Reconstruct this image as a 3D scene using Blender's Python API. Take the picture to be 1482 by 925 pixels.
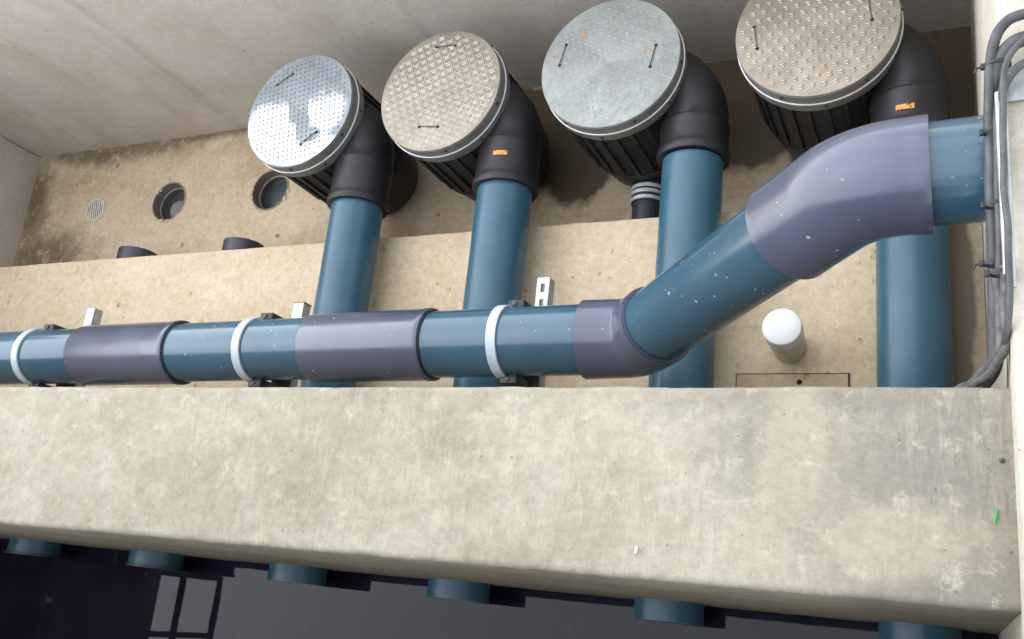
import bpy, bmesh, math, random
from mathutils import Vector, Matrix, noise

for o in list(bpy.data.objects): bpy.data.objects.remove(o)
scene = bpy.context.scene
col = scene.collection
R = math.radians
random.seed(7)

# ------------------------------------------------------------------ camera
H = 1.71                                   # camera height above the top of the front wall, metres
def U(x, y, d):                            # (x, y, depth below the camera) in camera heights -> metres
    return Vector((x*H, y*H, H*(1-d)))
F_PX, W_PX = 1394.0, 1482.0
ax = Vector((3021.0, -97.5, -F_PX)).normalized()
ay = Vector((496.0, -4562.5, F_PX)).normalized()
az = ax.cross(ay)
camd = bpy.data.cameras.new('camera'); cam = bpy.data.objects.new('camera', camd); col.objects.link(cam)
camd.sensor_width = 36; camd.lens = 36*F_PX/W_PX; camd.clip_start = 0.02; camd.clip_end = 500
m3 = Matrix(((ax[0], -ax[1], -ax[2]), (ay[0], -ay[1], -ay[2]), (az[0], -az[1], -az[2])))
cam.matrix_world = Matrix.Translation((0, 0, H)) @ m3.to_4x4()
scene.camera = cam

# ------------------------------------------------------------------ sky, sun, exposure
SUN_DIR = Vector((-0.75, 0.15, 1.0)).normalized()
world = bpy.data.worlds.new('World'); scene.world = world; world.use_nodes = True
wn = world.node_tree; wn.nodes.clear()
sky = wn.nodes.new('ShaderNodeTexSky'); sky.sky_type = 'NISHITA'; sky.sun_disc = False
sky.sun_elevation = math.asin(SUN_DIR.z); sky.sun_rotation = math.atan2(SUN_DIR.x, SUN_DIR.y)
sky.air_density = 1.6; sky.dust_density = 0.35; sky.ozone_density = 1.0
hs = wn.nodes.new('ShaderNodeHueSaturation'); hs.inputs['Saturation'].default_value = 0.34
bg = wn.nodes.new('ShaderNodeBackground'); bg.inputs['Strength'].default_value = 0.15
wo = wn.nodes.new('ShaderNodeOutputWorld')
wn.links.new(sky.outputs[0], hs.inputs['Color']); wn.links.new(hs.outputs[0], bg.inputs['Color'])
wn.links.new(bg.outputs[0], wo.inputs['Surface'])
sd = bpy.data.lights.new('sun', 'SUN'); sd.energy = 0.6; sd.angle = R(110); sd.color = (1, .97, .93)
sun = bpy.data.objects.new('sun', sd); col.objects.link(sun)
sun.rotation_euler = SUN_DIR.to_track_quat('Z', 'Y').to_euler(); sun.location = (-4, -2, 6)
scene.view_settings.view_transform = 'Standard'; scene.view_settings.look = 'None'
scene.view_settings.gamma = 1; scene.view_settings.exposure = 1.9
scene.render.engine = 'CYCLES'

# ------------------------------------------------------------------ mesh helpers
class MB:
    def __init__(s): s.v = []; s.f = []
    def add(s, vs, fs):
        b = len(s.v); s.v += [tuple(v) for v in vs]; s.f += [tuple(i+b for i in f) for f in fs]
    def box(s, a, b):
        x0, y0, z0 = a; x1, y1, z1 = b
        s.add([(x0,y0,z0),(x1,y0,z0),(x1,y1,z0),(x0,y1,z0),(x0,y0,z1),(x1,y0,z1),(x1,y1,z1),(x0,y1,z1)],
              [(0,3,2,1),(4,5,6,7),(0,1,5,4),(1,2,6,5),(2,3,7,6),(3,0,4,7)])
    def bbox(s, a, b, r, M=None):            # box with bevelled edges
        bm = bmesh.new(); bmesh.ops.create_cube(bm, size=1)
        a = Vector(a); b = Vector(b)
        for v in bm.verts: v.co = Vector((v.co.x*(b.x-a.x), v.co.y*(b.y-a.y), v.co.z*(b.z-a.z))) + (a+b)/2
        bmesh.ops.bevel(bm, geom=list(bm.edges), offset=r, segments=2, affect='EDGES', profile=.5)
        if M:
            for v in bm.verts: v.co = M @ v.co
        bm.verts.index_update()
        s.add([v.co.copy() for v in bm.verts], [[v.index for v in f.verts] for f in bm.faces]); bm.free()
    def sweep(s, pts, rad, seg=32, cap0=True, cap1=True, up=None):
        pts = [Vector(p) for p in pts]; n = len(pts)
        if not hasattr(rad, '__len__'): rad = [rad]*n
        tan = []
        for i in range(n):
            j = i
            a = i-1
            while a >= 0 and (pts[a]-pts[i]).length < 1e-6: a -= 1
            b = i+1
            while b < n and (pts[b]-pts[i]).length < 1e-6: b += 1
            t = Vector()
            if a >= 0: t += (pts[i]-pts[a]).normalized()
            if b < n: t += (pts[b]-pts[i]).normalized()
            tan.append(t.normalized())
        u = up or (Vector((0,0,1)) if abs(tan[0].z) < .9 else Vector((1,0,0)))
        vs = []; fs = []
        for i in range(n):
            u = (u - tan[i]*u.dot(tan[i])).normalized(); w = tan[i].cross(u)
            for k in range(seg):
                an = 2*math.pi*k/seg
                vs.append(pts[i] + (u*math.cos(an) + w*math.sin(an))*rad[i])
        for i in range(n-1):
            for k in range(seg):
                k2 = (k+1) % seg
                fs.append((i*seg+k, i*seg+k2, (i+1)*seg+k2, (i+1)*seg+k))
        if cap0: fs.append(tuple(range(seg-1, -1, -1)))
        if cap1: fs.append(tuple((n-1)*seg+k for k in range(seg)))
        s.add(vs, fs)
    def lathe(s, prof, c=(0,0,0), seg=64, cap0=False, cap1=False):   # prof: (r, z), round the Z axis
        n = len(prof); vs = []; fs = []
        for r, z in prof:
            for k in range(seg):
                a = 2*math.pi*k/seg; vs.append((c[0]+r*math.cos(a), c[1]+r*math.sin(a), c[2]+z))
        for i in range(n-1):
            for k in range(seg):
                k2 = (k+1) % seg; fs.append((i*seg+k, i*seg+k2, (i+1)*seg+k2, (i+1)*seg+k))
        if cap0: fs.append(tuple(range(seg-1, -1, -1)))
        if cap1: fs.append(tuple((n-1)*seg+k for k in range(seg)))
        s.add(vs, fs)
    def mesh(s, name, mat, smooth=True, ang=32):
        me = bpy.data.meshes.new(name); me.from_pydata(s.v, [], s.f); me.update()
        bm = bmesh.new(); bm.from_mesh(me); bmesh.ops.recalc_face_normals(bm, faces=bm.faces); bm.to_mesh(me); bm.free()
        if smooth:
            me.polygons.foreach_set('use_smooth', [True]*len(me.polygons)); me.set_sharp_from_angle(angle=R(ang))
        me.materials.append(mat)
        return me
    def build(s, name, mat, parent=None, smooth=True, ang=32):
        return link(name, s.mesh(name, mat, smooth, ang), parent)
def link(name, me, parent=None):
    o = bpy.data.objects.new(name, me); col.objects.link(o)
    if parent: o.parent = parent
    return o
def tag(o, label=None, cat=None, group=None, kind=None):
    for k, v in (('label', label), ('category', cat), ('group', group), ('kind', kind)):
        if v: o[k] = v
    return o
def empty(name, loc, label, cat, group=None, rz=0):
    o = bpy.data.objects.new(name, None); col.objects.link(o); o.location = loc; o.rotation_euler.z = rz
    o.empty_display_size = .1
    return tag(o, label, cat, group)

# ------------------------------------------------------------------ material helpers
class NT:
    def __init__(s, name):
        s.m = bpy.data.materials.new(name); s.m.use_nodes = True; s.t = s.m.node_tree
        s.b = s.t.nodes['Principled BSDF']
        s.co = s.n('ShaderNodeTexCoord').outputs['Object']
    def n(s, t): return s.t.nodes.new(t)
    def put(s, sock, val):
        if hasattr(val, 'links') or isinstance(val, bpy.types.NodeSocket): s.t.links.new(val, sock)
        else:
            try: sock.default_value = val
            except Exception: sock.default_value = (*val, 1) if len(val) == 3 else val[:3]
    def math(s, op, a, b=None, c=None, clamp=False):
        q = s.n('ShaderNodeMath'); q.operation = op; q.use_clamp = clamp
        s.put(q.inputs[0], a)
        if b is not None: s.put(q.inputs[1], b)
        if c is not None: s.put(q.inputs[2], c)
        return q.outputs[0]
    def vmath(s, op, a, b=None):
        q = s.n('ShaderNodeVectorMath'); q.operation = op; s.put(q.inputs[0], a)
        if b is not None: s.put(q.inputs[1], b)
        return q.outputs['Value'] if op in ('LENGTH', 'DOT_PRODUCT', 'DISTANCE') else q.outputs[0]
    def noise(s, sc, det=4, rough=.55, vec=None, dist=0, off=None, stretch=None):
        v = vec or s.co
        if stretch: v = s.vmath('MULTIPLY', v, stretch)
        if off: v = s.vmath('ADD', v, off)
        q = s.n('ShaderNodeTexNoise'); s.put(q.inputs['Vector'], v)
        q.inputs['Scale'].default_value = sc; q.inputs['Detail'].default_value = det
        q.inputs['Roughness'].default_value = rough; q.inputs['Distortion'].default_value = dist
        return q.outputs['Fac']
    def noisec(s, sc):
        q = s.n('ShaderNodeTexNoise'); s.put(q.inputs['Vector'], s.co); q.inputs['Scale'].default_value = sc; q.inputs['Detail'].default_value = 2
        return q.outputs['Color']
    def ramp(s, f, a, b, lo=0.0, hi=1.0, smooth=True):
        q = s.n('ShaderNodeMapRange'); q.interpolation_type = 'SMOOTHSTEP' if smooth else 'LINEAR'
        s.put(q.inputs['Value'], f); q.inputs['From Min'].default_value = a; q.inputs['From Max'].default_value = b
        q.inputs['To Min'].default_value = lo; q.inputs['To Max'].default_value = hi
        return q.outputs['Result']
    def mix(s, f, a, b, mode='MIX'):
        q = s.n('ShaderNodeMix'); q.data_type = 'RGBA'; q.blend_type = mode
        s.put(q.inputs['Factor'], f)
        for i, v in ((6, a), (7, b)):
            if isinstance(v, bpy.types.NodeSocket): s.t.links.new(v, q.inputs[i])
            else: q.inputs[i].default_value = (*v, 1)
        return q.outputs[2]
    def bump(s, hgt, dist=.003, st=.5, normal=None):
        q = s.n('ShaderNodeBump'); s.put(q.inputs['Height'], hgt); q.inputs['Distance'].default_value = dist
        q.inputs['Strength'].default_value = st
        if normal is not None: s.t.links.new(normal, q.inputs['Normal'])
        return q.outputs[0]
    def specks(s, sc, thr, keep, vec=None, stretch=None):
        v = vec or s.co
        if stretch: v = s.vmath('MULTIPLY', v, stretch)
        v = s.vmath('ADD', v, s.vmath('MULTIPLY', s.vmath('SUBTRACT', s.noisec(sc*1.6), (.5,.5,.5)), (.7/sc,.7/sc,.7/sc)))
        q = s.n('ShaderNodeTexVoronoi'); s.put(q.inputs['Vector'], v); q.inputs['Scale'].default_value = sc
        sep = s.n('ShaderNodeSeparateColor'); s.t.links.new(q.outputs['Color'], sep.inputs[0])
        a = s.math('LESS_THAN', sep.outputs[0], keep)
        sz = s.math('MULTIPLY', sep.outputs[1], thr)
        b = s.math('LESS_THAN', q.outputs['Distance'], sz)
        return s.math('MULTIPLY', a, b)
    def patches(s, ells, amp=.7, nsc=5.0):      # soft ragged ellipses (cx, cy, rx, ry) on the ground plane
        nz = s.math('MULTIPLY', s.math('SUBTRACT', s.noise(nsc, 6, .62), .5), amp)
        out = None
        for cx, cy, rx, ry in ells:
            v = s.vmath('SUBTRACT', s.co, (cx, cy, 0)); v = s.vmath('MULTIPLY', v, (1/rx, 1/ry, 0))
            d = s.math('SUBTRACT', 1.0, s.vmath('LENGTH', v))
            out = d if out is None else s.math('MAXIMUM', out, d)
        return s.math('ADD', out, nz)
    def out(s, color=None, rough=None, metal=None, normal=None, spec=None):
        if color is not None: s.put(s.b.inputs['Base Color'], color)
        if rough is not None: s.put(s.b.inputs['Roughness'], rough)
        if metal is not None: s.put(s.b.inputs['Metallic'], metal)
        if normal is not None: s.t.links.new(normal, s.b.inputs['Normal'])
        if spec is not None: s.put(s.b.inputs['Specular IOR Level'], spec)
        return s.m

def concrete(name, base, light, dark, wet=None, wet_shade_col=(.060,.038,.021), streak=None, aged=None, agedcol=(.2,.19,.165),
             spot=(.16,.085,.04), spotamt=.10, warm=None, pale=None, palecol=(.4,.34,.26), brush=False, lines=None, rough=.85, grain=1.0):
    t = NT(name)
    c = t.mix(t.ramp(t.noise(2.2, 8, .72), .30, .78), base, light)
    c = t.mix(t.ramp(t.noise(5.5, 9, .78, off=(3,7,1)), .5, .75, 0, .7), c, dark)
    if warm: c = t.mix(t.ramp(t.noise(2.6, 5, .6, off=(9,2,4)), .45, .7, 0, .8), c, warm)
    if streak:
        st = t.noise(3.2, 7, .68, stretch=streak, off=(1,5,2))
        c = t.mix(t.ramp(st, .48, .7, 0, .45), c, dark)
        st2 = t.noise(5.1, 5, .6, stretch=streak, off=(6,1,8))
        c = t.mix(t.ramp(st2, .55, .75, 0, .4), c, light)
    rg = t.ramp(t.noise(9, 4), .3, .7, rough-.08, rough+.08)
    if aged:
        am = t.ramp(t.patches(aged, 1.7, 4.5), -.25, .75, 0, .85)
        c = t.mix(am, c, agedcol)
    if pale: c = t.mix(t.ramp(t.patches(pale, 1.3, 7), .0, .5, 0, .75), c, palecol)
    c = t.mix(t.math('MULTIPLY', t.ramp(t.noise(7, 7, .72, off=(12,3,5)), .55, .70), t.ramp(t.noise(1.5, 3, off=(2,14,5)), .35, .6, .15, .8)), c, light)
    c = t.mix(t.ramp(t.noise(11, 7, .75, off=(2,13,7)), .56, .72, 0, .5*grain), c, dark)
    # fine mottling, pits and brown spots
    c = t.mix(t.ramp(t.noise(34, 8, .85), .34, .66, 0, grain), c, t.mix(.26, c, (.03,.026,.02)), )
    c = t.mix(t.ramp(t.noise(19, 7, .8, off=(2,2,9)), .52, .70, 0, .7*grain), c, light)
    c = t.mix(t.ramp(t.noise(28, 6, .8, off=(7,2,3)), .55, .74, 0, .6*grain), c, dark)
    if spotamt: c = t.mix(t.math('MULTIPLY', t.specks(22, .33, spotamt), t.ramp(t.noise(30, 3), .4, .6, .2, .75)), c, spot)
    c = t.mix(t.math('MULTIPLY', t.specks(75, .24, .06), .5), c, (.05,.045,.038))
    if lines:
        for axis, pos, wd, amt in lines:
            v = t.vmath('DOT_PRODUCT', t.co, axis)
            v = t.math('ADD', v, t.math('MULTIPLY', t.math('SUBTRACT', t.noise(3.0, 4), .5), .09))
            d = t.math('ABSOLUTE', t.math('SUBTRACT', v, pos))
            k = t.math('MULTIPLY', t.ramp(d, 0, wd, 1, 0), t.ramp(t.noise(7, 4), .3, .6, .1, amt))
            c = t.mix(k, c, tuple(x*.72 for x in dark))
    hgt = t.math('ADD', t.math('MULTIPLY', t.noise(55, 5, .7), .5), t.noise(6, 3))
    if brush:
        bs = t.noise(60, 4, .6, stretch=(1, .16, .5), dist=.5)
        bm_ = t.ramp(t.noise(2.3, 3, off=(4,4,4)), .42, .62)
        hgt = t.math('ADD', hgt, t.math('MULTIPLY', t.math('MULTIPLY', bs, bm_), 1.2))
        c = t.mix(t.math('MULTIPLY', t.ramp(bs, .52, .68), t.math('MULTIPLY', bm_, .22)), c, light)
    if wet:  # damp patches, and the ledge's painted shade strip
        wm_ = t.ramp(t.patches(wet, 1.1, 4.2), .0, .22)
        c = t.mix(t.math('MULTIPLY', wm_, .93), c, wet_shade_col)
        rg = t.ramp(wm_, 0, 1, rough, .42)
    return t.out(c, rg, 0, t.bump(hgt, .004, .6), .3)

def pvc(name, base, rough=.33, dust=.2, speckle=.0, scr=(1,1,1), scuff=.10, spec=.5):
    t = NT(name)
    v = tuple(x*1.14 for x in base); w = tuple(x*.88 for x in base)
    c = t.mix(t.ramp(t.noise(3, 4), .35, .65), v, w)
    du = t.ramp(t.noise(4, 7, .62, off=(3,1,2)), .38, .85, 0, dust)
    c = t.mix(du, c, (.32,.31,.28))
    sc = t.noise(14, 5, .7, stretch=scr, off=(5,5,5))
    c = t.mix(t.ramp(sc, .62, .80, 0, scuff), c, (.36,.37,.37))
    rg = t.math('ADD', t.ramp(t.noise(11, 5, .65), .3, .7, rough-.03, rough+.06), t.math('MULTIPLY', du, .2))
    if speckle:
        s1 = t.math('MULTIPLY', t.specks(80, .30, speckle), t.ramp(t.noise(3.5, 3, off=(8,8,8)), .47, .54))
        s1 = t.math('MAXIMUM', s1, t.math('MULTIPLY', t.specks(24, .14, speckle*.25, stretch=(1,1.0,2.2)), .6))
        s1 = t.math('MAXIMUM', s1, t.math('MULTIPLY', t.ramp(t.noise(20, 4, .7, stretch=(.25,4,4), off=(3,9,3)), .70, .74), .45))
        c = t.mix(t.math('MULTIPLY', s1, .48), c, (.50,.49,.44)); rg = t.math('ADD', rg, t.math('MULTIPLY', s1, .4))
    return t.out(c, rg, 0, t.bump(t.noise(24, 3), .0008, .15), spec)

def simple(name, base, rough=.5, metal=0, var=.25, nsc=12, bump=.0):
    t = NT(name)
    c = t.mix(t.ramp(t.noise(nsc, 5, .6), .3, .7), tuple(x*(1+var) for x in base), tuple(x*(1-var) for x in base))
    return t.out(c, t.ramp(t.noise(nsc*1.7, 4), .3, .7, max(.05, rough-.1), rough+.1), metal,
                 t.bump(t.noise(nsc*4, 3), .001, bump) if bump else None)

M = {}
XL, XR, YB = -2.754*H, .045*H, 1.286*H           # inner faces of the left, right and back walls
YF0, YF1 = .048*H, .2555*H                        # front wall
YL = .459*1.74*H                                  # rear edge of the ledge
ZL, ZF, ZW = H*(1-1.74), H*(1-1.96), H*(1-1.745)  # ledge, chamber floor, water
f = 1.96*H
M['front_wall'] = concrete('front_wall_concrete', (.255,.222,.163), (.385,.348,.275), (.19,.163,.117), streak=(1,1.3,1),
    aged=[(-.02*H,.18*H,.14*H,.12*H), (.0,.06*H,.12*H,.08*H), (-.16*H,.20*H,.09*H,.10*H), (-.1*H,.24*H,.2*H,.03*H)],
    agedcol=(.185,.168,.135), spot=(.30,.23,.15), spotamt=.015, brush=True, warm=(.295,.245,.185),
    pale=[(-.155*H,.19*H,.045*H,.11*H), (-.06*H,.105*H,.09*H,.05*H), (-.19*H,.09*H,.04*H,.04*H)], palecol=(.33,.28,.21))
M['ledge'] = concrete('ledge_concrete', (.545,.43,.285), (.635,.53,.39), (.415,.32,.205), spotamt=.16, spot=(.22,.12,.05),
    warm=(.52,.39,.25), wet=[(-.01*H,.62*H,.045*H,.35*H)], wet_shade_col=(.15,.105,.065))  # dark strip between the last blue pipe and right wall is painted shade
M['floor'] = concrete('floor_concrete', (.54,.42,.275), (.62,.515,.37), (.41,.315,.205), warm=(.43,.33,.20), spotamt=.14,
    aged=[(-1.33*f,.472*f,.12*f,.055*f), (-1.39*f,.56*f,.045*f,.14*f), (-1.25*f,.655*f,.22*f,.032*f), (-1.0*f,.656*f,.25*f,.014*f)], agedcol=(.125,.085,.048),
    wet=[(-.42*f,.545*f,.06*f,.065*f), (-.205*f,.555*f,.05*f,.05*f), (-.02*f,.52*f,.07*f,.16*f), (-.30*f,.57*f,.05*f,.07*f), (-.22*f,.60*f,.06*f,.07*f), (-.01*f,.60*f,.06*f,.14*f),
         (-.5*f,.60*f,.06*f,.07*f), (-.13*f,.53*f,.04*f,.04*f), (-.15*f,.64*f,.42*f,.045*f), (-.25*f,.57*f,.085*f,.075*f), (.0,.50*f,.05*f,.25*f)])
M['back_wall'] = concrete('back_wall_concrete', (.50,.44,.375), (.585,.53,.465), (.40,.35,.29), streak=(1.6,1,.28),
    warm=(.48,.41,.325), spotamt=.04, spot=(.2,.15,.1), grain=.45,
    lines=[((1,0,0), -1.9*H, .04, .35), ((1,0,0), -1.12*H, .045, .40), ((1,0,0), -.35*H, .04, .35)])
M['right_wall'] = concrete('right_wall_concrete', (.42,.375,.30), (.50,.46,.39), (.34,.30,.235), streak=(1,2.2,.35), spotamt=.03)
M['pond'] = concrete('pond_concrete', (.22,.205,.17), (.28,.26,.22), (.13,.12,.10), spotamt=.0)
M['ground'] = concrete('ground_gravel', (.27,.25,.22), (.35,.33,.29), (.16,.15,.13), spotamt=.2)
M['blue'] = pvc('petrol_blue_pvc', (.026,.084,.122), .30, .06, .0, (2.5,.25,2.5), .08, .42)
M['blue_main'] = pvc('petrol_blue_pvc_splashed', (.022,.068,.106), .16, .05, .20, (.3,3,3), .12, .62)
M['grey'] = pvc('slate_grey_pvc', (.054,.061,.094), .20, .05, .06, (.4,2.5,2.5), .12, .62)
M['black'] = pvc('black_polyethylene', (.0105,.0102,.0115), .48, .04, .0, (1,1,1), .07, .4)
M['navy'] = pvc('dark_navy_pvc', (.018,.022,.035), .45, .10)
M['ring'] = simple('grey_plastic_ring', (.155,.15,.14), .5, 0, .15, 14)
M['strip'] = simple('pale_seam_strip', (.62,.62,.60), .3, .0, .1, 20)
M['band'] = simple('pale_grey_clamp_plastic', (.40,.44,.50), .38, 0, .08, 20)
M['rubber'] = simple('black_rubber', (.012,.012,.013), .55, 0, .3, 30)
M['galv'] = simple('galvanised_steel', (.36,.37,.375), .5, .55, .14, 25)
M['steel'] = simple('stainless_steel', (.62,.62,.62), .22, 1, .1, 30)
M['handle'] = simple('tarnished_wire', (.06,.052,.048), .5, .2, .5, 60)
M['clamp_steel'] = simple('bright_clamp_steel', (.66,.66,.65), .4, .3, .15, 40)
M['rust'] = simple('rusty_steel', (.30,.13,.05), .8, .1, .4, 40)
M['rail'] = simple('dark_painted_steel', (.02,.02,.022), .5, 0, .2, 10)
M['white'] = simple('white_pvc', (.62,.64,.63), .42, 0, .05, 12)
M['cream'] = simple('cream_pvc_pipe', (.52,.49,.41), .5, 0, .12, 18)
M['wood'] = concrete('weathered_board', (.42,.315,.20), (.5,.4,.27), (.33,.24,.15), streak=(.2,3,1), spotamt=.1)
M['cable'] = simple('grey_cable_sheath', (.05,.049,.052), .55, 0, .35, 30, .3)
M['cable_pale'] = simple('dusty_grey_cable_sheath', (.085,.083,.08), .65, 0, .4, 40, .3)
M['dark'] = simple('dark_gap', (.012,.011,.010), .9)
M['green'] = simple('green_plastic', (.02,.22,.06), .5, 0, .2, 30)
M['pebble'] = simple('dark_pebble', (.07,.065,.07), .8, 0, .3, 60)
M['flake'] = simple('pale_flake', (.50,.48,.42), .7, 0, .15, 60)

def tread(name, base, rough, metal, rust=.0, wetmask=False, rustspots=()):
    t = NT(name)
    c = t.mix(t.ramp(t.noise(7, 5, .65), .3, .7), tuple(x*1.15 for x in base), tuple(x*.8 for x in base))
    c = t.mix(t.ramp(t.noise(45, 3), .45, .7, 0, .3), c, tuple(x*.55 for x in base))
    sp = t.math('MULTIPLY', t.specks(9, .2, rust), .6); c = t.mix(sp, c, (.30,.17,.09))
    for x, y, r in rustspots:
        d = t.vmath('LENGTH', t.vmath('MULTIPLY', t.vmath('SUBTRACT', t.co, (x, y, 0)), (1,1,0)))
        d = t.math('ADD', d, t.math('MULTIPLY', t.math('SUBTRACT', t.noise(60, 4), .5), r*1.2))
        k = t.ramp(d, r*.3, r, .75, 0); c = t.mix(k, c, (.36,.18,.08))
    rg = t.ramp(t.noise(18, 4), .3, .7, rough-.06, rough+.1); me = metal
    if wetmask:
        p = t.patches([(-.12,-.075,.15,.14), (.12,-.02,.12,.105), (.03,-.17,.2,.08), (-.16,.0,.08,.06)], .6, 9)
        k = t.ramp(p, -.06, .30)
        dry = t.ramp(t.patches([(.0,.0,.05,.065), (.035,-.075,.035,.06), (-.03,.07,.03,.07), (.07,-.115,.06,.035)], .5, 14), 0, .12)
        k = t.math('MULTIPLY', k, t.math('SUBTRACT', 1.0, dry))
        rg = t.mix(k, t.mix(.5, (rough,)*3, (rough,)*3), (.13,.13,.13))
        c = t.mix(k, c, t.mix(t.ramp(t.noise(22, 6, .75), .38, .66), (.24,.25,.26), (.50,.51,.52))); me = t.ramp(k, 0, 1, metal, 1.0)
    return t.out(c, rg, me, t.bump(t.noise(80, 3), .0006, .3))
M['lid_a'] = tread('wet_galvanised_plate', (.23,.255,.27), .5, .45, .02, True, [(-.012,.02,.014), (.16,.085,.008), (-.02,-.09,.008)])
M['lid_b'] = tread('tan_aluminium_plate', (.25,.215,.17), .42, .45, .0)
M['lid_c'] = tread('dull_galvanised_plate', (.255,.265,.25), .54, .4, .05, False, [(-.20,.05,.014), (.13,.03,.016), (-.1,.12,.02)])
M['lid_d'] = tread('teardrop_aluminium_plate', (.25,.212,.165), .38, .55, .02, False, [(.04,-.17,.014)])

M['bar_a'] = tread('wet_plate_worn_bars', (.13,.14,.15), .55, .0)
M['bar_b'] = tread('tan_plate_worn_highlit_bars', (.40,.35,.28), .32, .6)  # this and the next two: worn bars, highlights painted in as lighter colour
M['bar_c'] = tread('dull_plate_worn_highlit_bars', (.28,.29,.28), .5, .45)
M['bar_d'] = tread('teardrop_plate_worn_highlit_bars', (.44,.39,.325), .30, .75)
t = NT('orange_sticker')
ink = t.math('MULTIPLY', t.ramp(t.noise(150, 2), .54, .58), 1.0)
M['sticker'] = t.out(t.mix(ink, (.72,.26,.03), (.05,.03,.02)), .5)

t = NT('pond_water')
t.b.inputs['IOR'].default_value = 1.33
c = t.mix(t.ramp(t.noise(5, 5), .35, .7), (.007,.007,.016), (.012,.0118,.023))
c = t.mix(t.math('MULTIPLY', t.specks(14, .22, .2), .25), c, (.10,.10,.11))
M['water'] = t.out(c, .02, 0, t.bump(t.noise(5, 2), .002, .06), .36)

# ------------------------------------------------------------------ the setting
def prof_x(name, prof, x0, x1, mat, n=160, jit=.0016, label=None, cat='wall', kind=None, parent=None):
    # profile (y, z) run along X, edges slightly uneven as cast concrete is
    mb = MB(); k = len(prof); vs = []; fs = []
    for i in range(n+1):
        x = x0 + (x1-x0)*i/n
        for y, z in prof:
            d = noise.noise_vector(Vector((x*9, y*7, z*7)))*jit + noise.noise_vector(Vector((x*40, y*31, z*31)))*jit*.6
            vs.append((x, y+d.y, z+d.z))
    for i in range(n):
        for j in range(k):
            j2 = (j+1) % k; fs.append((i*k+j, i*k+j2, (i+1)*k+j2, (i+1)*k+j))
    fs += [tuple(range(k-1, -1, -1)), tuple(n*k+j for j in range(k))]
    mb.add(vs, fs); o = mb.build(name, mat, parent, True, 50)
    return tag(o, label, cat if label else None, None, kind)
def rounded(y0, y1, z0, z1, r, seg=4):
    p = [(y0, z0), (y1, z0)]
    for cy, s in ((y1-r, 0), (y0+r, 1)):
        for i in range(seg+1):
            a = math.pi/2*(i/seg) + s*math.pi/2
            p.append((cy+r*math.cos(a), z1-r+r*math.sin(a)))
    return p
TH = .14*H; ZBT = H*(1-1.245); ZB = H*(1-2.35); ZR = H*(1-.955)
prof_x('front_wall', rounded(YF0, YF1, ZB, 0, .014), XL-.01, XR+.006, M['front_wall'], 260, .0022,
       'broad flat-topped pale concrete wall between the pipe trench and the dark water')
prof_x('ledge', rounded(YF1-.02, YL, ZF-.12, ZL, .010), XL-.01, XR+.006, M['ledge'], 200, .002, kind='structure')
prof_x('back_wall', rounded(YB, YB+TH, ZF-.15, ZBT, .012), XL-TH, XR+.6, M['back_wall'], 60, .002,
       'tall grey concrete wall behind the four round lids')
mb = MB(); mb.bbox((XL-TH, YF0, ZB-.05), (XL, YB-.002, 0), .012)
tag(mb.build('left_wall', M['back_wall']), 'grey concrete end wall at the left corner of the chamber floor', 'wall')
mb = MB(); mb.bbox((XR, -.40*H-TH, ZB-.05), (XR+.6, YB-.002, ZR), .012)
tag(mb.build('right_wall', M['right_wall']), 'cream concrete wall on the right with cables running along its edge', 'wall')
XS = -2.37*H
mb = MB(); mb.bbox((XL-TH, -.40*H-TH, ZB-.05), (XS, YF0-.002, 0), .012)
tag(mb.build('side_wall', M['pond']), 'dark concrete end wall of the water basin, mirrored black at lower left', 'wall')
prof_x('near_shade_wall', rounded(-.40*H-TH, -.40*H, ZB-.05, 1.1, .012), XS+.002, XR-.002, M['pond'], 60, .002,  # unseen; raised to darken the front wall's face and cut the pipe highlights
       'unseen grey concrete wall on the near side of the dark water, added tall to block light')
mb = MB(); mb.box((XL, -.40*H, ZB-.04), (XR, YF0, ZB)); tag(mb.build('pond_floor', M['pond'], smooth=False), kind='structure')
mb = MB(); mb.add([(XL-.02,-.40*H-.02,ZW),(XR+.02,-.40*H-.02,ZW),(XR+.02,YF0+.02,ZW),(XL-.02,YF0+.02,ZW)], [(0,1,2,3)])
tag(mb.build('water', M['water'], smooth=False), kind='structure')
# ground round the pit, out to the horizon
mb = MB(); gx0, gx1, gy0, gy1, G, gz = XL-TH+.03, XR+.57, -.40*H-TH+.03, YB+TH-.03, 150.0, ZBT-.04
mb.add([(-G,-G,gz),(G,-G,gz),(G,gy0,gz),(-G,gy0,gz), (-G,gy1,gz),(G,gy1,gz),(G,G,gz),(-G,G,gz),
        (gx0,gy0,gz),(gx0,gy1,gz),(gx1,gy0,gz),(gx1,gy1,gz)],
       [(0,1,2,3),(4,5,6,7),(3,8,9,4),(10,2,5,11)])
tag(mb.build('ground', M['ground'], smooth=False), kind='structure')

# chamber floor with two real round openings
HOLES = [(-1.089*f, .546*f), (-.8966*f, .5475*f)]; HR = .105
bm = bmesh.new(); edges = []
def loop(pts):
    vs = [bm.verts.new(p) for p in pts]
    for i in range(len(vs)): edges.append(bm.edges.new((vs[i], vs[(i+1) % len(vs)])))
loop([(XL-.01, YL-.03, ZF), (XR+.01, YL-.03, ZF), (XR+.01, YB+.01, ZF), (XL-.01, YB+.01, ZF)])
for k, (cx, cy) in enumerate(HOLES):
    loop([(cx+(HR+.004*noise.noise(Vector((math.cos(a)*3, math.sin(a)*3, k*5))))*math.cos(a),
           cy+(HR+.006*noise.noise(Vector((math.cos(a)*3, math.sin(a)*3, 9+k*5))))*math.sin(a), ZF)
          for a in [2*math.pi*i/64 for i in range(64)]])
bmesh.ops.triangle_fill(bm, use_beauty=True, use_dissolve=False, edges=edges)
bmesh.ops.recalc_face_normals(bm, faces=bm.faces)
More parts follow.
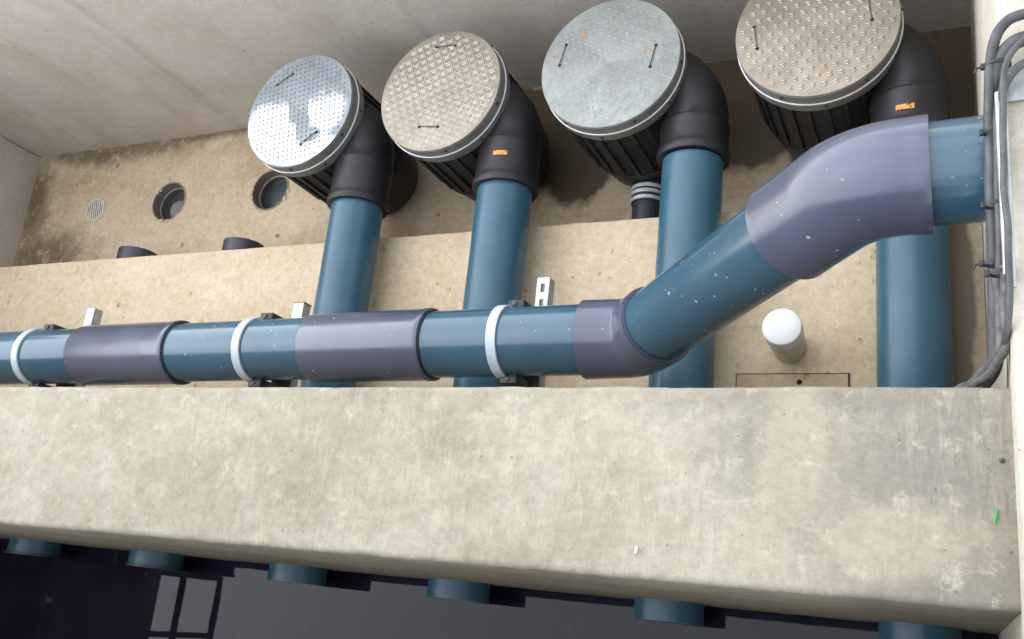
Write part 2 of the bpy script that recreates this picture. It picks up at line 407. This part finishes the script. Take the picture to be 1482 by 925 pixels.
if sum(fc.normal.z for fc in bm.faces) < 0: bmesh.ops.reverse_faces(bm, faces=bm.faces)
me = bpy.data.meshes.new('chamber_floor'); bm.to_mesh(me); bm.free(); me.materials.append(M['floor'])
tag(link('chamber_floor', me), kind='structure')

# ------------------------------------------------------------------ drain sockets in the floor, floor grate
M['socket'] = pvc('dusty_grey_socket_pvc', (.17,.145,.11), .5, .3)
M['teal'] = pvc('teal_socket_cap', (.04,.06,.068), .4, .15)
for (cx, cy), lab in zip(HOLES, ('round drain hole nearest the floor grate, a pale disc lying askew inside it',
                                 'round drain hole beside the leftmost lidded filter, closed by a teal cap')):
    e = empty('drain_socket', (cx, cy, ZF), lab, 'drain', 'drain holes in the chamber floor')
    mb = MB(); mb.lathe([(HR+.004, .004), (HR-.003, .004), (HR-.006, -.03), (HR-.006, -.09), (HR-.016, -.095), (HR-.016, -.20)], seg=48)
    mb.build('sleeve', M['socket'], e)
    mb = MB(); mb.lathe([(HR-.007, -.040), (HR-.014, -.043), (HR-.014, -.050), (HR-.007, -.053)], seg=48); mb.build('seal_ring', M['ring'], e)
    mb = MB(); mb.lathe([(HR-.0165, -.082), (.06, -.078), (.001, -.076)], seg=40, cap1=True); mb.build('cap', M['teal'], e)
    mb = MB()
    for k in range(14):
        a = k*2*math.pi/14 + random.uniform(-.15, .15); r = HR + random.uniform(0, .012); q = random.uniform(.004, .011)
        mb.bbox((cx*0+r*math.cos(a)-q, r*math.sin(a)-q, -.004), (r*math.cos(a)+q, r*math.sin(a)+q, random.uniform(.002, .006)), q*.3)
    mb.build('mortar_crumbs', M['floor'], e)['kind'] = 'stuff'
    if 'askew' in lab:
        mb = MB(); mb.sweep([(.030,-.030,-.072), (.034,-.034,-.064)], .058, 32); mb.build('pale_disc', M['ring'], e)
e = empty('floor_grate', (-1.243*f, .545*f, ZF), 'small round pale slotted grate set in the chamber floor', 'grate')
gr = .066
mb = MB(); mb.lathe([(gr-.010, .001), (gr-.010, .008), (gr, .008), (gr+.004, .001)], seg=40); mb.build('frame', M['cream'], e)
mb = MB(); mb.lathe([(gr-.006, .0015), (.001, .0015)], seg=32, cap1=True); mb.build('backing', M['ring'], e)
for k in range(8):
    x = -.048 + k*.0137; hw = math.sqrt(max(0, (gr-.009)**2-x*x))
    mb = MB(); mb.box((x-.0042, -hw, .002), (x+.0042, hw, .007)); mb.build('slat', M['cream'], e, False)
e.rotation_euler.z = R(25)

def tube_y(a, b, r, ri, end, depth):       # pipe along Y from a to b with an open bore at one end
    mb = MB(); mb.sweep([a, b], r, 56, False, False); d = Vector((0, depth, 0))
    mb.sweep([end, end+d], ri, 56, False, True)
    n = len(mb.v)//2; e0 = 0 if (end-a).length < 1e-6 else 56
    mb.f += [(e0+k, e0+(k+1) % 56, 112+(k+1) % 56, 112+k) for k in range(56)]
    return mb
# ------------------------------------------------------------------ capped drain stubs below the ledge
ST = 1.857
for x, lab in ((-2.095, 'dark stub of pipe poking out from the ledge nearest the floor grate'),
               (-1.717, 'dark stub of pipe poking out from the ledge beside the leftmost lidded filter')):
    e = empty('pipe_stub', U(x, .84, ST), lab, 'pipe', 'dark pipe stubs behind the ledge')
    a = U(x, .78, ST)-e.location; b = U(x, .862, ST)-e.location
    tube_y(a, b, .092, .086, b, -.05).build('pipe', M['navy'], e)
    mb = MB(); mb.sweep([b-Vector((0,.03,0)), b-Vector((0,.026,0))], .0862, 40); mb.build('end_plug', M['rubber'], e)

# ------------------------------------------------------------------ blue pipes through the front wall
PX = [-1.226, -.857, -.456, -.065]; PZ = 1.66; PR = .100
plab = ['petrol blue pipe leading from the wet shiny round lid filter', 'petrol blue pipe leading from the basket-weave lid filter',
        'petrol blue pipe passing under the low grey bend', 'petrol blue pipe running under the high grey bend beside the right wall']
for x, lab in zip(PX, plab):
    e = empty('outlet_pipe', U(x, .5, PZ), lab, 'pipe', 'blue pipes through the front wall')
    a = U(x, .014, PZ)-e.location; b = U(x, .87, PZ)-e.location
    tube_y(a, b, PR, .092, a, .5).build('pipe', M['blue'], e)
for x, lab in ((-1.605, 'petrol blue pipe stub over the water beside the reflected railing'), (-1.985, 'leftmost petrol blue pipe stub sticking out over the water')):
    e = empty('wall_pipe_stub', U(x, .048, PZ), lab, 'pipe', 'pipe stubs over the water')
    a = U(x, .014, PZ)-e.location; b = U(x, .30, PZ)-e.location
    tube_y(a, b, PR, .092, a, .3).build('pipe', M['blue'], e)
    mb = MB(); mb.sweep([a+Vector((0,-.001,0)), a+Vector((0,-.001,0)), a+Vector((0,.009,0)), a+Vector((0,.009,0))], [.0925, PR+.006, PR+.006, PR], 56, False, False); mb.build('end_rim', M['navy'], e)

# ------------------------------------------------------------------ filter chambers
LR = .245; ZLID = H*(1-1.555)
def lozenge(mb, x, y, a, L, w, h, curve=0.0):
    ca, sa = math.cos(a), math.sin(a)
    pts = [(-L/2,0,0), (-L*.2,-w/2,0), (L*.2,-w/2,0), (L/2,0,0), (L*.2,w/2,0), (-L*.2,w/2,0), (-L*.22,0,h), (L*.22,0,h)]
    vs = []
    for px, py, pz in pts:
        py += curve*(px/L)**2*4*w
        vs.append((x+px*ca-py*sa, y+px*sa+py*ca, pz))
    mb.add(vs, [(0,1,6),(1,2,7,6),(2,3,7),(3,4,7),(4,5,6,7),(5,0,6)])
def arc_ridge(mb, x, y, a, L, w, h, sag):
    ca, sa = math.cos(a), math.sin(a); n = 6; vs = []
    for i in range(n+1):
        u = -1+2*i/n; k = max(.05, 1-u*u); px = u*L/2; py = -sag*(1-u*u)
        for dy, z in ((-w/2*k, 0), (-w*.18*k, h*k), (w*.18*k, h*k), (w/2*k, 0)):
            q = py+dy; vs.append((x+px*ca-q*sa, y+px*sa+q*ca, z))
    mb.add(vs, [(4*i+j, 4*i+j+1, 4*i+5+j, 4*i+4+j) for i in range(n) for j in range(3)])
def tread_mesh(kind):
    mb = MB(); s = {'dash': .021, 'weave': .0215, 'fine': .021, 'drop': .034}[kind]; n = int(LR/s)+2
    for i in range(-n, n+1):
        for j in range(-n, n+1):
            x, y = i*s, j*s
            if kind == 'drop': x += (j % 2)*s*.5; y *= .86
            if math.hypot(x, y) > LR-.016: continue
            odd = (i+j) % 2
            if kind == 'dash': lozenge(mb, x, y, R(45 if odd else -45), .015, .0052, .0022)
            elif kind == 'fine': lozenge(mb, x, y, R(40 if odd else -50), .017, .006, .0010)
            elif kind == 'weave':
                a = R(45 if odd else -45)
                for d in (-.0042, .0042): lozenge(mb, x-math.sin(a)*d, y+math.cos(a)*d, a, .0265, .0066, .0017)
            else:
                arc_ridge(mb, x, y+.0045, R(14), .021, .0068, .0034, .004); arc_ridge(mb, x+.002, y-.0045, R(14), .017, .0062, .0030, .0035)
    return mb
BODY = [(.12, ZF-ZLID+.002), (.165, ZF-ZLID+.03), (.212, ZF-ZLID+.14), (.221, ZF-ZLID+.22), (.226, -.42), (.235, -.415), (.235, -.405), (.230, -.40), (.232, -.06), (.232, -.03)]
rib_mb = MB(); rib_mb.bbox((.226, -.0075, -.385), (.2405, .0075, -.085), .003)
rib_me = rib_mb.mesh('rib', M['black'])
scr_mb = MB(); scr_mb.lathe([(.0055, 0), (.0055, .003), (.0035, .0045)], seg=10, cap1=True)
scr_me = scr_mb.mesh('screw', M['rubber'])
CH = [(-1.3565, 1.049, 'lid_a', 'dash', [(-.0564,.088,29.5), (.0435,-.077,33)], 8, 'black filter drum with a wet shiny grey tread-plate lid',
       'galvanised tread-plate lid with puddles reflecting the white sky'),
      (-.988, 1.047, 'lid_b', 'weave', [(.002,.107,-5), (-.013,-.086,-7)], 66, 'black filter drum with a tan basket-weave tread-plate lid', 'tan lid with basket-weave tread bars'),
      (-.607, 1.054, 'lid_c', 'fine', [(-.100,.032,77), (.090,-.001,79)], 15, 'black filter drum with a dull mottled grey lid and steel banded drain', 'dull grey galvanised lid with faint tread'),
      (-.2153, 1.066, 'lid_d', 'drop', [(-.106,-.007,-82), (.093,.018,-83)], 3, 'black filter drum with a teardrop-studded lid nearest the right wall', 'aluminium lid with teardrop tread studs')]
for k, (cx, cy, lm, kind, hand, rot, lab, llab) in enumerate(CH):
    e = empty('filter_drum', U(cx, cy, 1.555), lab, 'filter', 'lidded filter drums')
    mb = MB(); mb.lathe(BODY, seg=72, cap0=True); body = mb.build('body', M['black'], e)
    for i in range(26):
        o = link('rib', rib_me, e); o.rotation_euler.z = 2*math.pi*(i+.3*k)/26
    mb = MB(); mb.lathe([(.232, -.090), (.2465, -.088), (.2485, -.080), (.2485, -.047), (.2472, -.045), (.2468, -.006), (.236, -.004)], seg=80); ring = mb.build('collar_ring', M['ring'], e)
    mb = MB(); mb.lathe([(.2470, -.0475), (.2505, -.0470), (.2505, -.0430), (.2470, -.0425)], seg=80); mb.build('seam_strip', M['strip'], ring)
    for i in range(12):
        a = 2*math.pi*(i+.4*k)/12
        o = link('screw', scr_me, ring); o.location = (.2465*math.cos(a), .2465*math.sin(a), -.020 if i % 2 else -.066)
        o.rotation_euler = (0, math.pi/2, a)
    mb = MB(); mb.lathe([(.238, -.005), (LR, -.005), (LR, -.001), (LR-.001, 0)], seg=96, cap1=True); lid = mb.build('lid', M[lm], e); lid['label'] = llab
    tm = tread_mesh(kind).build('tread_pattern', M[lm.replace('lid', 'bar')], lid, kind == 'drop', 60); tm['kind'] = 'stuff'; tm.rotation_euler.z = R(rot); tm.location.z = .0002
    for hx, hy, ha in hand:
        a = R(ha); d = Vector((math.cos(a), math.sin(a), 0))*.040; c = Vector((hx*H, hy*H, .001))
        mb = MB(); up = Vector((0,0,.0035))
        mb.sweep([c-d-Vector((0,0,.004)), c-d+up*.6, c-d*.93+up, c+d*.93+up, c+d+up*.6, c+d-Vector((0,0,.004))], .0017, 8); mb.build('handle', M['handle'], lid)
        for s in (-1, 1):
            mb = MB(); mb.lathe([(.0055, 0), (.0055, .0012)], tuple(c+d*s), 12, cap1=True); mb.build('handle_hole', M['dark'], lid)
    # elbow from the drum's side round to the blue pipe
    px = PX[k]; L = e.location
    pts = []; rad = []
    y0 = [.838, .845, .872, .865][k]
    for y, r in ((y0, .101), (y0, .118), (y0+.004, .1205), (y0+.014, .1205), (y0+.018, .117), (y0+.026, .114), (.93, .1135), (.935, .1165), (.943, .1165), (.947, .112)):
        pts.append(U(px, y, PZ)-L); rad.append(r)
    rt = .128; tx = px
    for i in range(1, 17):
        a = math.pi/2*i/16
        pts.append(U(tx-rt+rt*math.cos(a), .955+rt*math.sin(a), PZ)-L); rad.append(.112)
    pts.append(pts[-1]+Vector((-.07, 0, 0))); rad.append(.112)
    mb = MB(); mb.sweep(pts, rad, 48, False, True); el = mb.build('elbow', M['black'], e)
    if k in (1, 3):
        q = U([0,-.8445,0,-.0700][k], .903, PZ)-L; an = R(8)
        mb = MB(); n = 8; rr = .1163; hw = .026
        for i in range(n+1):
            th = (q.x-(U(px,0,0)-L).x)/rr + (-hw+2*hw*i/n)/rr
            for dy in (-.0085, .0085):
                mb.v.append(((U(px,0,0)-L).x+rr*math.sin(th), q.y+dy, (U(0,0,PZ)-L).z+rr*math.cos(th)))
        for i in range(n): mb.f.append((2*i, 2*i+2, 2*i+3, 2*i+1))
        o = mb.build('sticker', M['sticker'], el); o['label'] = 'small orange sticker with dark marks'
    mb = MB(); p0 = Vector((.215, -.145, -.17)); mb.sweep([p0+Vector((-.03,-.02,-.05)), p0+Vector((-.028,-.04,0)), p0+Vector((.04,-.03,.02))], .0028, 8); mb.build('stay_wire', M['ring'], e)
    # drain connection towards the ledge
    a = U(cx, .98, ST)-L; b = U(cx, .78, ST)-L
    mb = MB(); mb.sweep([a, U(cx, .925, ST)-L, U(cx, .925, ST)-L, U(cx, .88, ST)-L, U(cx, .88, ST)-L, b], [.062, .062, .060, .060, .055, .055], 40); dp = mb.build('drain_pipe', M['navy'], e)
    for y0 in (.887, .902, .915):
        mb = MB(); c = U(cx, y0, ST)-L
        mb.sweep([c-Vector((0,.0065,0)), c-Vector((0,.0065,0)), c+Vector((0,.0065,0)), c+Vector((0,.0065,0))], [.059, .0632, .0632, .059], 40, False, False); mb.build('hose_clamp', M['clamp_steel'], dp)

# ------------------------------------------------------------------ main overhead pipe
MZ = 1.41
def my(x): return .437+.0103*(x+.63)
V0 = U(-2.76, my(-2.76), MZ); V1 = U(-.46, .4385, MZ); V2 = U(-.097, .517, 1.073); V3 = U(.052, .520, 1.073)
e = empty('main_pipe', U(-1.2, my(-1.2), MZ), 'long blue and grey pipe crossing the trench and rising to the right wall', 'pipe')
E0 = e.location.copy(); d01 = (V1-V0).normalized(); d12 = (V2-V1).normalized(); d23 = (V3-V2).normalized()
mb = MB(); mb.sweep([V0-E0, V1-d01*.10-E0], .100, 56); mb.build('pipe_section', M['blue_main'], e)
mb = MB(); mb.sweep([V1+d12*.09-E0, V2-d12*.10-E0], .100, 56); mb.build('pipe_section', M['blue_main'], e)
mb = MB(); mb.sweep([V2+d23*.10-E0, V3-E0], .100, 56); mb.build('pipe_section', M['blue_main'], e)
def on_main(x): return U(x, my(x), MZ)-E0
for x0, x1 in ((-1.668, -1.405), (-1.085, -.832)):
    a = on_main(x0); b = on_main(x1); d = (b-a).normalized()
    mb = MB(); mb.sweep([a, a, a+d*.004, b-d*.022, b-d*.018, b-d*.003, b, b], [.100, .1065, .1085, .1085, .1105, .1105, .109, .1002], 56, False, False); mb.build('coupling', M['grey'], e)
    mb = MB(); mb.sweep([b-d*.002, b-d*.002, b+d*.004, b+d*.006], [.101, .1045, .1045, .1005], 56, False, False); mb.build('seal_ring', M['rubber'], e)
def bend(V, din, dout, Lin, Lout, r, rad, lip):
    th = math.acos(max(-1, min(1, din.dot(dout)))); tl = rad*math.tan(th/2)
    nrm = (dout-din*din.dot(dout)).normalized(); c = V-din*tl+nrm*rad
    P = []; Q = []
    a = V-din*Lin; P += [a, a, a+din*.004, a+din*.020, a+din*.030]; Q += [.1005, r+.002, r+lip, r+lip, r+lip*.6]
    P.append(V-din*(tl+.008)); Q.append(r)
    for i in range(13):
        g = th*i/12; P.append(c - nrm*rad*math.cos(g) + din*rad*math.sin(g)); Q.append(r)
    b = V+dout*Lout
    P += [V+dout*(tl+.008), b-dout*.030, b-dout*.020, b-dout*.004, b, b]; Q += [r, r+lip*.6, r+lip, r+lip, r+lip*.7, .1005]
    return P, Q
P, Q = bend(V1, d01, d12, .150, .098, .1095, .12, .0015)
mb = MB(); mb.sweep([p-E0 for p in P], Q, 56, False, False); el = mb.build('elbow', M['grey'], e)
b = V1+d12*.098-E0
mb = MB(); mb.sweep([b-d12*.002, b-d12*.002, b+d12*.005, b+d12*.005], [.1005, .107, .107, .1005], 56, False, False); mb.build('seal_ring', M['grey'], e)
P, Q = bend(V2, d12, d23, .215, .130, .1135, .205, .0015)
mb = MB(); mb.sweep([p-E0 for p in P], Q, 56, False, False); mb.build('elbow', M['grey'], e)

# ------------------------------------------------------------------ pipe brackets: strut arm, saddle and clamp band
for x, xa, tip, kind, lab in ((-1.815, -1.785, .562, 'plain', 'pipe bracket with pale clamp at the far left of the long pipe'),
                        (-1.222, -1.203, .552, 'rust', 'pipe bracket with pale clamp and rust-edged arm between the two grey couplings'),
                        (-.693, -.670, .580, 'slot', 'pipe bracket with pale clamp and slotted steel arm beside the low grey bend')):
    yc = my(x); e = empty('pipe_bracket', U(x, yc, 1.49), lab, 'bracket', 'brackets under the long pipe')
    L = e.location; c = U(x, yc, MZ)-L
    # strut arm out of the wall
    w = .0205; at = U(xa, tip, 1.487)-L; y0 = (YF1-.01)-L.y
    x0, x1, y1, z1, z0 = at.x-w, at.x+w, at.y, at.z, at.z-.041
    mb = MB()
    mb.box((x0, y0, z0), (x0+.0025, y1, z1-.0025)); mb.box((x1-.0025, y0, z0), (x1, y1, z1-.0025))
    ys = [y0]; holes = []
    if kind == 'slot':
        yy = y1-.034
        while yy > y0+.05: holes.append(yy); yy -= .050
        holes.sort()
    for hy in holes:
        mb.box((x0, ys[-1], z1-.0025), (x1, hy-.014, z1)); mb.box((x0, hy-.014, z1-.0025), (at.x-.0065, hy+.014, z1)); mb.box((at.x+.0065, hy-.014, z1-.0025), (x1, hy+.014, z1)); ys.append(hy+.014)
    mb.box((x0, ys[-1], z1-.0025), (x1, y1, z1))
    arm = mb.build('arm', M['galv'], e, False)
    mb = MB(); mb.box((x0+.003, y1-.004, z0+.001), (x1-.003, y1-.001, z1-.003)); mb.build('end_cap', M['galv'], arm, False)
    if kind == 'rust':
        mb = MB(); mb.box((x0-.002, y1, z0), (x1+.003, y1+.004, z1+.0005)); mb.build('rusty_edge', M['rust'], arm, False)
    # saddle
    mb = MB(); mb.bbox((c.x-.004, c.y-.118, z1+.001), (c.x+.062, c.y+.118, z1+.030), .006); sa = mb.build('saddle', M['rubber'], e)
    for s in (-1, 1):
        mb = MB(); mb.bbox((c.x-.002, c.y+s*.112-.014, z1+.02), (c.x+.050, c.y+s*.112+.014, c.z+.012), .005); mb.build('saddle_cheek', M['rubber'], e)
        mb = MB(); mb.lathe([(.007, 0), (.007, .006), (.003, .007)], (c.x+.022, c.y+s*.114, c.z+.010), 6, cap1=True); mb.build('bolt', M['handle'], sa, False)
    # clamp band over the top half of the pipe
    mb = MB(); n = 36; ri, ro, hw = .1005, .1075, .0145
    for i in range(n+1):
        a = R(-8)+R(196)*i/n
        for r, dx in ((ri, -hw), (ro, -hw), (ro, hw), (ri, hw)): mb.v.append((c.x+dx, c.y+r*math.cos(a), c.z+r*math.sin(a)))
    for i in range(n):
        for j in range(4): mb.f.append((4*i+j, 4*i+(j+1) % 4, 4*i+4+(j+1) % 4, 4*i+4+j))
    mb.f += [(0,1,2,3), (4*n+3, 4*n+2, 4*n+1, 4*n)]
    mb.build('clamp_band', M['band'], e)

# ------------------------------------------------------------------ white capped vent pipe and board on the ledge
e = empty('vent_pipe', U(-.278, .516, 1.74), 'short upright pipe with a white cap standing on the ledge', 'pipe')
mb = MB(); mb.lathe([(.052, -.01), (.052, .17)], seg=40, cap0=True); mb.build('pipe', M['cream'], e)
mb = MB(); mb.lathe([(.0525, .150), (.057, .150), (.0585, .155), (.0585, .195), (.056, .203), (.050, .206), (.02, .207)], seg=48, cap1=True); mb.build('cap', M['white'], e)
e.rotation_euler = (R(-1.5), R(2.0), 0)
hx0, hx1, hy1 = -.374*H, -.174*H, .4668*H
e = empty('floor_hatch', (.5*(hx0+hx1), hy1, ZL), 'tan board hatch in the ledge against the front wall', 'hatch')
L = e.location
mb = MB(); mb.box((hx0-L.x, YF1-L.y+.004, .0025), (hx1-L.x, 0, .005)); mb.build('gap', M['dark'], e, False)
mb = MB(); mb.bbox((hx0-L.x+.0035, YF1-L.y+.006, .003), (hx1-L.x-.0035, -.004, .012), .002); bo = mb.build('board', M['wood'], e)
mb = MB(); mb.lathe([(.008, .0122), (.008, .0135)], (.025, -.030, 0), 16, cap1=True); mb.build('finger_hole', M['dark'], bo)

# ------------------------------------------------------------------ cables and conduits on the right wall
def spline(ctrl, n=14):
    P = [Vector(p) for p in ctrl]; P = [P[0]*2-P[1]] + P + [P[-1]*2-P[-2]]; out = []
    for i in range(1, len(P)-2):
        for k in range(n):
            t_ = k/n; a, b, c, d = P[i-1], P[i], P[i+1], P[i+2]
            out.append(.5*((2*b)+(c-a)*t_+(2*a-5*b+4*c-d)*t_*t_+(3*b-a-3*c+d)*t_**3))
    out.append(P[-2]); return out
def cable(name, ctrl, r, mat, lab, grp='cables on the right wall', wob=.0015):
    pts = spline([U(*c) for c in ctrl])
    pts = [p+noise.noise_vector(p*14+Vector((r*900, 0, 0)))*wob for p in pts]
    mb = MB(); mb.sweep(pts, r, 14); return tag(mb.build(name, mat), lab, 'cable', grp)
Zt = .955
TAIL = [(.018,.268,1.06), (-.005,.268,1.13), (-.03,.268,1.24), (-.05,.268,1.40)]
def tail(k): return [(x-.002*k, y+.0035*(k % 3), d+.012*k) for x, y, d in TAIL]
cable('cable', [(.38,.585,.938), (.16,.588,.935), (.085,.588,.930), (.054,.580,.932), (.040,.548,.945), (.0368,.48,.975), (.036,.40,1.0), (.0355,.33,1.02), (.033,.288,1.04)] + tail(0), .0128, M['cable'],
      'thickest grey cable curving over the wall top and down its edge')
cable('cable', [(.38,.612,.936), (.16,.613,.932), (.08,.612,.925), (.050,.602,.925), (.0385,.568,.935), (.0355,.49,.962), (.035,.41,.99), (.0345,.34,1.02), (.032,.289,1.05)] + tail(3), .0090, M['cable'],
      'outermost grey cable of the bend over the right wall')
cable('cable', [(.38,.566,.94), (.16,.568,.938), (.09,.566,.935), (.060,.558,.935), (.0435,.52,.940), (.0410,.45,.950), (.0400,.38,.96), (.0375,.32,.985), (.034,.284,1.01)] + tail(1), .0072, M['cable'],
      'innermost grey cable of the bend over the right wall')
cable('cable', [(.10,.610,.925), (.07,.580,.915), (.052,.555,.915), (.046,.51,.925), (.045,.42,.93), (.0455,.36,.93), (.044,.31,.945), (.038,.284,.985)] + tail(2), .0055, M['cable'],
      'thin dark cable running between the two steel conduits', wob=.003)
cable('cable', [(.038,.36,.97), (.0400,.33,.975), (.039,.305,.98), (.036,.287,.99)] + tail(-1), .0095, M['cable_pale'],
      'dusty pale grey cable in the tangle at the wall corner', wob=.006)
cable('cable', [(.0425,.36,.952), (.043,.33,.955), (.0420,.30,.965), (.038,.281,.985)] + tail(-2), .0072, M['cable_pale'],
      'thinner pale grey cable at the wall corner beside the steel conduit', wob=.006)
for x, y0, y1, d, r, lab in ((.0432, .345, .535, .938, .0052, 'bright steel conduit tied along the edge beside the thick grey cable'),
                             (.0492, .335, .560, .946, .0042, 'thinner steel conduit lying on the cream wall edge')):
    mb = MB(); mb.sweep([U(x, y0, d), U(x, y1, d)], r, 16); tag(mb.build('conduit', M['galv']), lab, 'conduit', 'steel conduits on the right wall')
e = empty('bracket_plate', U(.062, .555, .953), 'galvanised angle plate on the wall top under the bending cables', 'bracket')
mb = MB(); mb.bbox((-.022, -.040, 0), (.06, .018, .005), .0015); mb.build('plate', M['galv'], e)
mb = MB(); mb.bbox((-.027, -.045, -.05), (-.022, .030, .004), .0015); mb.build('flange', M['galv'], e)
for i, (x, y, d, rr, lab) in enumerate(((.040,.500,.95,.018,'upper black cable tie round the conduits by the bracket plate'), (.0385,.425,.958,.018,'middle black cable tie round the conduits above the blue pipe end'),
                                   (.039,.352,.952,.017,'lower black cable tie at the end of the bright conduit'), (.044,.566,.938,.020,'black cable tie with a protruding tail at the cable bend'), (.0365,.375,.985,.019,'black cable tie with tail just under the blue pipe end'))):
    e = empty('cable_tie', U(x, y, d), lab, 'cable tie', 'cable ties on the right wall')
    mb = MB(); n = 24; vs = []
    for k in range(n):
        a = 2*math.pi*k/n
        for q, dy in ((rr, -.003), (rr+.0016, -.003), (rr+.0016, .003), (rr, .003)): vs.append((q*math.cos(a), dy, q*math.sin(a)*.8))
    mb.add(vs, [(4*k+j, 4*k+(j+1) % 4, (4*k+4+(j+1) % 4) % (4*n), (4*k+4+j) % (4*n)) for k in range(n) for j in range(4)])
    mb.build('strap', M['rubber'], e)
    mb = MB(); mb.bbox((-rr-.006, -.005, -.004), (-rr+.002, .005, .004), .001); mb.build('head', M['rubber'], e)
    if i > 2:
        mb = MB(); mb.sweep([(-rr-.004, 0, 0), (-rr-.012, -.003, .002), (-rr-.016, -.012, .002)], .002, 6); mb.build('tail', M['rubber'], e)

# ------------------------------------------------------------------ railing beyond the left wall (seen mirrored in the water)
rx = -2.57
e = empty('railing', U(rx, 0, 1), 'dark tubular railing mirrored in the water at lower left', 'railing')
for hgt in (.545, .88):
    mb = MB(); mb.sweep([(0, -.86, hgt), (0, .03, hgt)], .021, 16); mb.build('rail', M['rail'], e)
for y in (-.84, -.335, .02):
    mb = MB(); mb.sweep([(0, y, -.02), (0, y, .88)], .018, 16); mb.build('post', M['rail'], e)

# ------------------------------------------------------------------ litter on the front wall
a = U(.0292, .1374, .9985); b = U(.0262, .1247, .9985); z = Vector((0,0,.002))
mb = MB(); mb.sweep([a+z, a*.6+b*.4+z*1.6, b+z], .0024, 10); tag(mb.build('plastic_strip', M['green']), 'small green plastic strip lying on the front wall near its right end', 'litter')
mb = MB(); bm = bmesh.new(); bmesh.ops.create_icosphere(bm, subdivisions=2, radius=.0042)
for v in bm.verts: v.co *= 1+.35*noise.noise(v.co*240)
mb.add([v.co+U(.0346,.1831,.9985) for v in bm.verts], [[v.index for v in fc.verts] for fc in bm.faces]); bm.free()
tag(mb.build('pebble', M['pebble']), 'tiny dark pebble on the front wall near its right end', 'stone')
mb = MB(); c = U(-.3129, .0775, .9985)
mb.add([c+Vector(p)*.7 for p in ((-.004,-.010,0),(.003,-.008,.001),(.006,.002,.003),(.002,.011,.001),(-.003,.004,.002),(0,0,.005))], [(0,1,5),(1,2,5),(2,3,5),(3,4,5),(4,0,5),(4,3,2,1,0)])
tag(mb.build('flake', M['flake'], smooth=False), 'small pale flake lying on the front wall near its water edge', 'litter')
